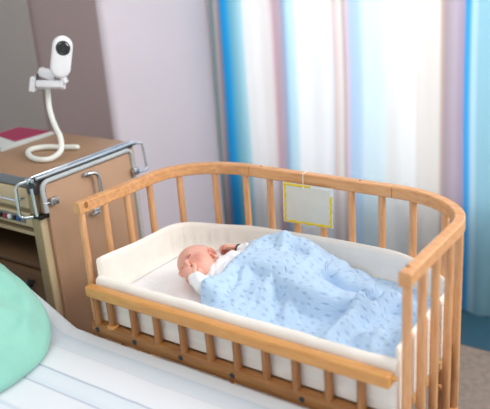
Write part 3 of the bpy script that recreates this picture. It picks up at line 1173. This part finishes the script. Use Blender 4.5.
xs = [-0.95 + 0.0125 * i for i in range(0, 245)]
ys = [BY1 - 0.90 + 0.90 * (1 - (1 - i / 70) ** 1.0) for i in range(66)] + [BY1 - .055, BY1 - .045, BY1 - .035, BY1 - .025, BY1 - .018, BY1 - .012, BY1 - .007, BY1 - .003, BY1 - .001, BY1]
rows = []
for x in xs:
    row = [(x, y, bed_z(x, y), y) for y in ys]
    zt = row[-1][2]
    row += [(x, BY1 + .001, zt - .02, BY1 + .02), (x, BY1 - .002, zt - .09, BY1 + .09), (x, BY1 - .02, zt - .118, BY1 + .12)]
    rows.append(row)
VV = [[bm.verts.new(p[:3]) for p in r] for r in rows]
for i in range(len(rows) - 1):
    for j in range(len(rows[0]) - 1):
        f = bm.faces.new((VV[i][j], VV[i + 1][j], VV[i + 1][j + 1], VV[i][j + 1]))
        for l, (a, b) in zip(f.loops, ((i, j), (i + 1, j), (i + 1, j + 1), (i, j + 1))):
            l[uvl].uv = (rows[a][b][3], rows[a][b][0])
obj('sheet', bm, M['sheet'], bed, angle=60)
# mattress body below the sheet
bm = bmesh.new()
sec = []
for x in [-0.94, -0.70, -0.40, -0.05, 0.3, 1.0, 2.08]:
    zt = bed_z(x, -0.5) - 0.012
    sec.append([bm.verts.new((x, y, z)) for y, z in ((-0.92, zt - .115), (-0.92, zt - .02), (-0.90, zt), (-0.075, zt), (-0.055, zt - .02), (-0.055, zt - .115))])
for a, b in zip(sec, sec[1:]):
    for k in range(6):
        bm.faces.new((a[k], a[(k + 1) % 6], b[(k + 1) % 6], b[k]))
bm.faces.new(sec[0][::-1]); bm.faces.new(sec[-1])
obj('mattress', bm, M['ticking'], bed, angle=30)
bm = bmesh.new()
bx(bm, -0.90, 2.05, -0.90, -0.065, 0.34, 0.40, bev=.01)
bx(bm, -0.06, 2.05, -0.90, -0.065, 0.40, 0.425, bev=.004)
obj('bed_frame', bm, M['grey_plastic'], bed)
for x in (-0.55, 1.85):
    for y in (-0.82, -0.14):
        bm = bmesh.new(); tube(bm, [(x, y, 0.0), (x, y, 0.345)], 0.022, 14)
        obj('leg', bm, M['grey_plastic'], bed)
bm = bmesh.new()
tube(bm, [(-0.12, -0.48, 0.37), (-0.62, -0.48, bed_z(-.62, -.5) - .13)], 0.015, 10)
obj('backrest_strut', bm, M['steel'], bed)

# pillow: puffy, propped on the raised head end
def pillow():
    bm = bmesh.new()
    c = Vector((-0.236, -0.392, 0))
    ang = math.atan(0.47)
    ax = Vector((math.cos(ang), 0, -math.sin(ang))); ay = Vector((0, 1, 0)); az = Vector((math.sin(ang), 0, math.cos(ang)))
    c.z = bed_z(c.x, -0.42) + 0.006
    hx, hy = 0.290, 0.335
    n = 70

    def P(i, j, top):
        u, v = i / n * 2 - 1, j / n * 2 - 1
        # soft corners
        rx = hx * (1 - 0.05 * v * v); ry = hy * (1 - 0.05 * u * u)
        # squircle mapping
        uu = u * math.sqrt(1 - v ** 4 * .36); vv = v * math.sqrt(1 - u ** 4 * .36)
        k = max(0, (1 - abs(u) ** 2.6)) * max(0, (1 - abs(v) ** 2.6))
        h = 0.115 * k ** 0.5
        h *= 1 + .16 * fbm(u * 1.6 + 4, v * 1.6, 0, 2)
        h += (0.009 * math.sin(u * 6 + v * 8 + 5 * fbm(u * 1.4, v * 1.4, 8)) - 0.016 * abs(fbm(u * 2.2 + 7, v * 5, 5, 2)) + 0.012 * fbm(u * 3, v * 2, 2)) * k ** .5
        b = c + ax * uu * rx + ay * vv * ry
        q = b + az * (0.014 + h) if top else b + az * (0.014 - 0.009 * k ** .4)
        q.z = max(q.z, bed_z(q.x, q.y) + (0.006 + 0.10 * k ** .5 * .5 if top else 0.004))
        return q
    A = [[bm.verts.new(P(i, j, 1)) for j in range(n + 1)] for i in range(n + 1)]
    B = [[A[i][j] if i in (0, n) or j in (0, n) else bm.verts.new(P(i, j, 0)) for j in range(n + 1)] for i in range(n + 1)]
    for i in range(n):
        for j in range(n):
            bm.faces.new((A[i][j], A[i + 1][j], A[i + 1][j + 1], A[i][j + 1]))
            bm.faces.new((B[i][j], B[i][j + 1], B[i + 1][j + 1], B[i + 1][j]))
    return bm


o = obj('pillow', pillow(), M['mint'], angle=80)
tag(o, 'mint green pillow propped on the raised head end of the white bed', 'pillow')

# ------------------------------------------------------------------ bedside cabinet
X1, X0, Y0, Y1, CH = -0.25, -0.80, 0.065, 0.476, 0.926
cab = thing('bedside_cabinet', 'tan and cream hospital bedside cabinet with chrome rails and a fold-down leaf', 'cabinet', (-0.5, 0.27, 0))


def cbox(name, a, m, parent=cab, bev=0.002, label=None):
    bm = bmesh.new(); bx(bm, *a, bev=bev)
    o = obj(name, bm, m, parent)
    if label:
        o['label'] = label
    return o


cbox('side_panel', (X1 - .022, X1, Y0 + .022, Y1, 0.06, CH - .022), M['tan'])
cbox('side_panel', (X0, X0 + .022, Y0 + .01, Y1, 0.06, CH - .022), M['tan'])
cbox('back_panel', (X0 + .022, X1 - .022, Y1 - .012, Y1, 0.06, CH - .022), M['brown_in'])
cbox('cabinet_top', (X0, X1 - .006, Y0 + .004, Y1, CH - .022, CH), M['tan_top'])
cbox('top_edging', (X0, X1 - .012, Y0 - .002, Y0 + .005, CH - .026, CH + .002), M['grey_edge'], label='dark grey front edging')
cbox('shelf', (X0 + .022, X1 - .022, Y0 + .03, Y1 - .012, 0.618, 0.634), M['brown_in'])
cbox('shelf', (X0 + .022, X1 - .022, Y0 + .02, Y1 - .012, 0.735, 0.748), M['cream_lam'])
cbox('bottom_panel', (X0 + .022, X1 - .022, Y0 + .02, Y1 - .012, 0.06, 0.08), M['brown_in'])
dr = cbox('drawer', (X0 + .024, X1 - .036, Y0 + .000, Y0 + .30, 0.832, CH - .030), M['cream_lam'], bev=.003)
cbox('recess', (X0 + .024, X1 - .030, Y0 + .016, Y0 + .30, 0.815, 0.8315), M['shade_lam'], bev=0)
sk = cbox('socket_strip', (X0 + .024, X1 - .034, Y0 + .004, Y0 + .05, 0.772, 0.8145), M['cream_lam'])
bm = bmesh.new(); bx(bm, -0.52, -0.318, Y0 + .001, Y0 + .006, 0.782, 0.806, bev=.002)
o = obj('socket_plate', bm, M['grey_edge'], sk)
for x, m in ((-0.425, 'black'), (-0.405, 'red'), (-0.385, 'white_plastic'), (-0.362, 'black'), (-0.343, 'blue')):
    bm = bmesh.new(); lathe(bm, [(0.0075, 0), (0.0075, .006), (0.005, .008)], axisM((x, Y0 + .002, 0.794), (0, -1, 0)), 14)
    o = obj('socket', bm, M[m], sk)
# front right post: face colour darkened as in shade, cream side strip
cbox('corner_post', (X1 - .034, X1 - .001, Y0, Y0 + .003, 0.05, 0.807), M['shade_lam'], bev=.001)
cbox('corner_post', (X1 - .033, X1 + .0015, Y0 + .003, Y0 + .026, 0.05, 0.807), M['cream_lam'], bev=.002, label='cream corner strip')
cbox('post_upper', (X1 - .034, X1 - .012, Y0 + .001, Y0 + .02, 0.815, CH - .03), M['shade_lam'], bev=.001)
cbox('end_cap', (X1 - .036, X1 + .010, Y0 - .002, Y0 + .040, 0.805, 0.817), M['black'], bev=.002)
cbox('lower_drawer', (X0 + .024, X1 - .036, Y0 + .012, Y0 + .30, 0.35, 0.612), M['brown_in'])
bm = bmesh.new(); lathe(bm, [(0.006, 0), (0.006, .010), (0.014, .014), (0.014, .020), (0.010, .023)], axisM((-0.345, Y0 + .012, 0.583), (0, -1, 0)), 18)
obj('knob', bm, M['dark_steel'], cab)
for x in (X0 + .05, X1 - .05):
    for y in (Y0 + .05, Y1 - .05):
        bm = bmesh.new()
        lathe(bm, [(0.028, -.010), (0.030, -.006), (0.030, .006), (0.028, .010)], axisM((x, y, 0.030), (0, 1, 0)), 20)
        bx(bm, x - .008, x + .008, y - .012, y + .012, 0.028, 0.062, bev=.002)
        obj('castor', bm, M['grey_plastic'], cab)
# chrome gallery rails along the top right edge
bm = bmesh.new(); bx(bm, X1 - .014, X1 - .004, Y0, Y1 + .004, CH - .018, CH + .008, bev=.003)
obj('edge_rail', bm, M['chrome'], cab)
bm = bmesh.new(); bx(bm, X1 + .000, X1 + .005, Y0 + .01, Y1 - .01, CH - .014, CH + .000, bev=.002)
obj('edge_rail', bm, M['dark_steel'], cab)
bm = bmesh.new(); tube(bm, [(X1 + .010, Y0 + .006, CH + .002), (X1 + .010, Y1 + .006, CH + .002)], .0055, 10)
obj('edge_rail', bm, M['chrome'], cab)
# fold-down leaf on the side: tan board in a rounded grey frame
leaf = cbox('side_leaf', (X1 + .002, X1 + .012, Y0 + .030, Y1 - .034, 0.40, CH - .024), M['tan'], bev=.002, label='tan fold-down leaf')
bm = bmesh.new()
fp = round_poly([(X1 + .012, Y0 + .022, 0.822), (X1 + .012, Y0 + .018, CH - .014), (X1 + .012, Y1 - .026, CH - .014), (X1 + .012, Y1 - .026, 0.40), (X1 + .012, Y1 - .026, 0.30)], 0.026, 7)
tube(bm, fp, 0.0072, 10, flat=(1.0, 1.0))
obj('leaf_frame', bm, M['grey_plastic'], leaf)
# two chrome tubes at the hinge
for dy in (-0.004,):
    bm = bmesh.new(); tube(bm, [(X1 - .004, Y0 + dy, CH - .025), (X1 + .000, Y0 + dy, 0.818)], .0055, 10)
    obj('hinge_tube', bm, M['chrome'], cab)
bm = bmesh.new(); bx(bm, X1 - .030, X1 + .006, Y0 - .003, Y0 + .012, CH - .046, CH - .012, bev=.003)
obj('hinge_block', bm, M['dark_steel'], cab)
# loop handle at the front right, rod along the drawer
bm = bmesh.new()
lp = round_poly([(X1 - .018, Y0 - .002, CH - .006), (X1 - .040, Y0 - .030, CH - .012), (X1 - .046, Y0 - .030, 0.812), (X1 - .020, Y0 - .002, 0.812)], 0.018, 6)
tube(bm, lp, .0048, 10)
obj('loop_handle', bm, M['chrome'], cab)
bm = bmesh.new(); lathe(bm, [(0.009, 0), (0.009, .008), (0.006, .010)], axisM((X1 - .018, Y0 + .002, CH - .006), (0, -1, 0)), 14)
obj('handle_boss', bm, M['chrome'], cab)
bm = bmesh.new()
tube(bm, round_poly([(-0.62, Y0, 0.866), (-0.62, Y0 - .024, 0.864), (-0.30, Y0 - .024, 0.864), (-0.30, Y0, 0.866)], .012, 5), .0042, 10)
obj('drawer_handle', bm, M['chrome'], dr)
# clamps holding the leaf
for y, z in ((0.108, 0.850), (0.446, 0.838)):
    cbox('clamp', (X1 + .012, X1 + .030, y - .010, y + .016, z - .010, z + .012), M['steel'], leaf, bev=.003)
bm = bmesh.new(); tube(bm, [(X1 + .018, 0.075, 0.853), (X1 + .02, 0.10, 0.850)], .002, 8)
obj('latch_wire', bm, M['steel'], leaf)
# U handle on the leaf
bm = bmesh.new()
tube(bm, round_poly([(X1 + .012, 0.236, 0.886), (X1 + .026, 0.240, 0.893), (X1 + .034, 0.280, 0.888), (X1 + .034, 0.282, 0.775), (X1 + .012, 0.262, 0.770)], .026, 7), .0065, 10)
obj('leaf_handle', bm, M['steel'], leaf)
bm = bmesh.new(); bx(bm, X1 + .012, X1 + .030, 0.240, 0.270, 0.757, 0.768, bev=.003)
obj('handle_bracket', bm, M['steel'], leaf)
# thin loop at the rear corner
bm = bmesh.new()
tube(bm, round_poly([(X1 + .006, Y1 - .01, CH - .004), (X1 + .014, Y1 + .026, CH - .006), (X1 + .020, Y1 + .030, 0.830), (X1 + .022, Y1 - .028, 0.832)], .012, 5), .0042, 10)
obj('loop_handle', bm, M['chrome'], cab)

# ------------------------------------------------------------------ booklet on the cabinet
bz = CH + .0005


def slab(P, z0, z1):
    bm = bmesh.new()
    a = [bm.verts.new((x, y, z0)) for x, y in P]; b = [bm.verts.new((x, y, z1)) for x, y in P]
    bm.faces.new(a[::-1]); bm.faces.new(b)
    for i in range(len(P)):
        j = (i + 1) % len(P)
        bm.faces.new((a[i], a[j], b[j], b[i]))
    return bm


BP = [(-0.590, 0.222), (-0.790, 0.262), (-0.790, 0.455), (-0.598, 0.452)]
fo = thing('folder', 'grey folder lying on the cabinet top beneath the crimson booklet', 'folder', (-0.69, 0.33, bz))
obj('cover', slab(BP, bz, bz + .005), M['paper'], fo, smooth=False)
bk = thing('booklet', 'crimson covered booklet lying on the grey folder on the bedside cabinet', 'booklet', (-0.69, 0.35, bz + .0055))
cx, cy = -0.69, 0.35
BQ = [(cx + (x - cx) * .94, cy + (y - cy) * .94) for x, y in BP]
obj('pages', slab(BQ, bz + .0055, bz + .0100), M['paper'], bk, smooth=False)
BQ2 = [(-0.618, 0.300), (-0.778, 0.335), (-0.778, 0.444), (-0.604, 0.444)]
obj('cover', slab(BQ2, bz + .0101, bz + .0110), M['pink'], bk, smooth=False)

# ------------------------------------------------------------------ gooseneck stand and baby monitor
SX, SY = -0.425, 0.335
st = thing('gooseneck_stand', 'white flexible gooseneck stand coiled flat on the cabinet top', 'stand', (-0.42, 0.29, CH))
rz = CH + 0.0092
ring = [(-0.361, 0.338, rz), (-0.412, 0.316, rz), (-0.466, 0.297, rz), (-0.487, 0.262, rz), (-0.463, 0.227, rz), (-0.405, 0.196, rz), (-0.357, 0.192, rz + .0005), (-0.335, 0.214, rz + .002), (-0.329, 0.246, rz + .018),
        (-0.350, 0.270, 0.984), (-0.388, 0.290, 1.007), (-0.417, 0.305, 1.030), (-0.435, 0.315, 1.058), (-0.439, 0.320, 1.090), (-0.432, 0.320, 1.128)]
bm = bmesh.new(); pp = smooth_path(ring, 10)
nn = len(pp)
tube(bm, pp, [0.0088 - 0.0006 * k / nn for k in range(nn)], 14)
ell(bm, pp[0], (0.0088,) * 3, sub=2)
obj('flexible_arm', bm, M['ivory_plastic'], st)
# clamp cradle
fd = Vector((0.62, -0.74, 0.10)).normalized()      # way the camera looks
rd = Vector((0, 0, 1)).cross(fd).normalized()       # to the right seen from the front
ud = fd.cross(rd).normalized()
hcn = Vector((-0.420, 0.320, 1.134))
KS = 1.3
rot = Matrix((rd, fd, ud)).transposed()
tilt = Matrix.Rotation(math.radians(-6), 3, fd)


def rbox(c, s, R, bev):
    bm = bmesh.new()
    s = [v * KS for v in s]
    bx(bm, -s[0], s[0], -s[1], s[1], -s[2], s[2], bev=bev, seg=3)
    bmesh.ops.transform(bm, matrix=Matrix.Translation(c) @ R.to_4x4(), verts=bm.verts)
    return bm


def hpz(a, b, c):
    return hcn + (rd * a + fd * b + ud * c) * KS


R2 = tilt @ rot
o = obj('cradle', rbox(hpz(0.003, 0.006, 0.000), (0.031, 0.024, 0.0085), Matrix.Rotation(math.radians(-12), 3, rd) @ R2, .005), M['white_plastic'], st)
obj('clamp_jaw', rbox(hpz(-0.036, 0.004, 0.006), (0.007, 0.024, 0.018), Matrix.Rotation(math.radians(-14), 3, fd) @ rot, .005), M['white_plastic'], st)
obj('clamp_jaw', rbox(hpz(0.035, 0.004, 0.010), (0.005, 0.020, 0.010), Matrix.Rotation(math.radians(22), 3, fd) @ rot, .004), M['white_plastic'], st)
obj('grip_pad', rbox(hpz(-0.0255, 0.002, 0.017), (0.0012, 0.019, 0.013), Matrix.Rotation(math.radians(-14), 3, fd) @ rot, .0008), M['black'], st)
obj('grip_pad', rbox(hpz(0.0290, 0.004, 0.014), (0.0012, 0.017, 0.008), Matrix.Rotation(math.radians(22), 3, fd) @ rot, .0008), M['black'], st)
# camera on its stand foot
mon = thing('baby_monitor_camera', 'white upright baby monitor camera with a black round lens on the gooseneck stand', 'camera', tuple(hpz(0, 0, .012)))
foot = rbox(hpz(-0.003, 0.000, 0.026), (0.020, 0.015, 0.011), Matrix.Rotation(math.radians(-18), 3, fd) @ R2, .006)
obj('foot', foot, M['white_plastic'], mon)
bc = Vector((-0.341, 0.314, 1.224))
BT = -14
bm = bmesh.new(); tube(bm, [hpz(0.008, -.006, .022), bc - Vector((0, 0, .035)) - fd * .006], 0.014, 12)
obj('hinge', bm, M['white_plastic'], mon)
bc = Vector((-0.341, 0.314, 1.224))
bu = Matrix.Rotation(math.radians(BT), 3, fd) @ ud
bfd = Vector((0.86, -0.50, 0.08)).normalized(); bu = (bu - bfd * bu.dot(bfd)).normalized()
br = bu.cross(bfd).normalized() * -1
Mb = Matrix((br, bfd, bu)).transposed().to_4x4(); Mb.translation = bc
bm = bmesh.new()


def stadium(hw, hh, n=12):
    P = []
    for k in range(n + 1):
        a = PI * k / n
        P.append((hw * math.cos(a), hh - hw + hw * math.sin(a)))
    for k in range(n + 1):
        a = PI + PI * k / n
        P.append((hw * math.cos(a), -(hh - hw) + hw * math.sin(a)))
    return P


rings = []
for y, k in ((-.013, .78), (-.011, .90), (-.006, .985), (0, 1.0), (.006, .985), (.0105, .92), (.0125, .80), (.013, .3)):
    hw, hh_ = 0.030 - .030 * (1 - k), 0.063 - .030 * (1 - k)
    rings.append([bm.verts.new(Mb @ Vector((x, y, z))) for x, z in stadium(hw, hh_)])
for a, b in zip(rings, rings[1:]):
    for k in range(len(a)):
        bm.faces.new((a[k], a[(k + 1) % len(a)], b[(k + 1) % len(a)], b[k]))
bm.faces.new(rings[0][::-1]); bm.faces.new(rings[-1])
obj('housing', bm, M['white_plastic'], mon, angle=60)
lc = Mb @ Vector((0.000, 0.0128, 0.026))
bm = bmesh.new(); lathe(bm, [(0.0215, -.003), (0.0215, .0012), (0.020, .0024), (0.0180, .0020)], axisM(lc, bfd), 32)
lr = obj('lens_surround', bm, M['lens_ring'], mon)
bm = bmesh.new(); lathe(bm, [(0.0182, .0018), (0.016, .0028), (0.009, .0036), (0.0075, .0030), (0.0065, .0030), (0.003, .0042), (0.0005, .0044)], axisM(lc, bfd), 32)
obj('lens', bm, M['lens'], lr)
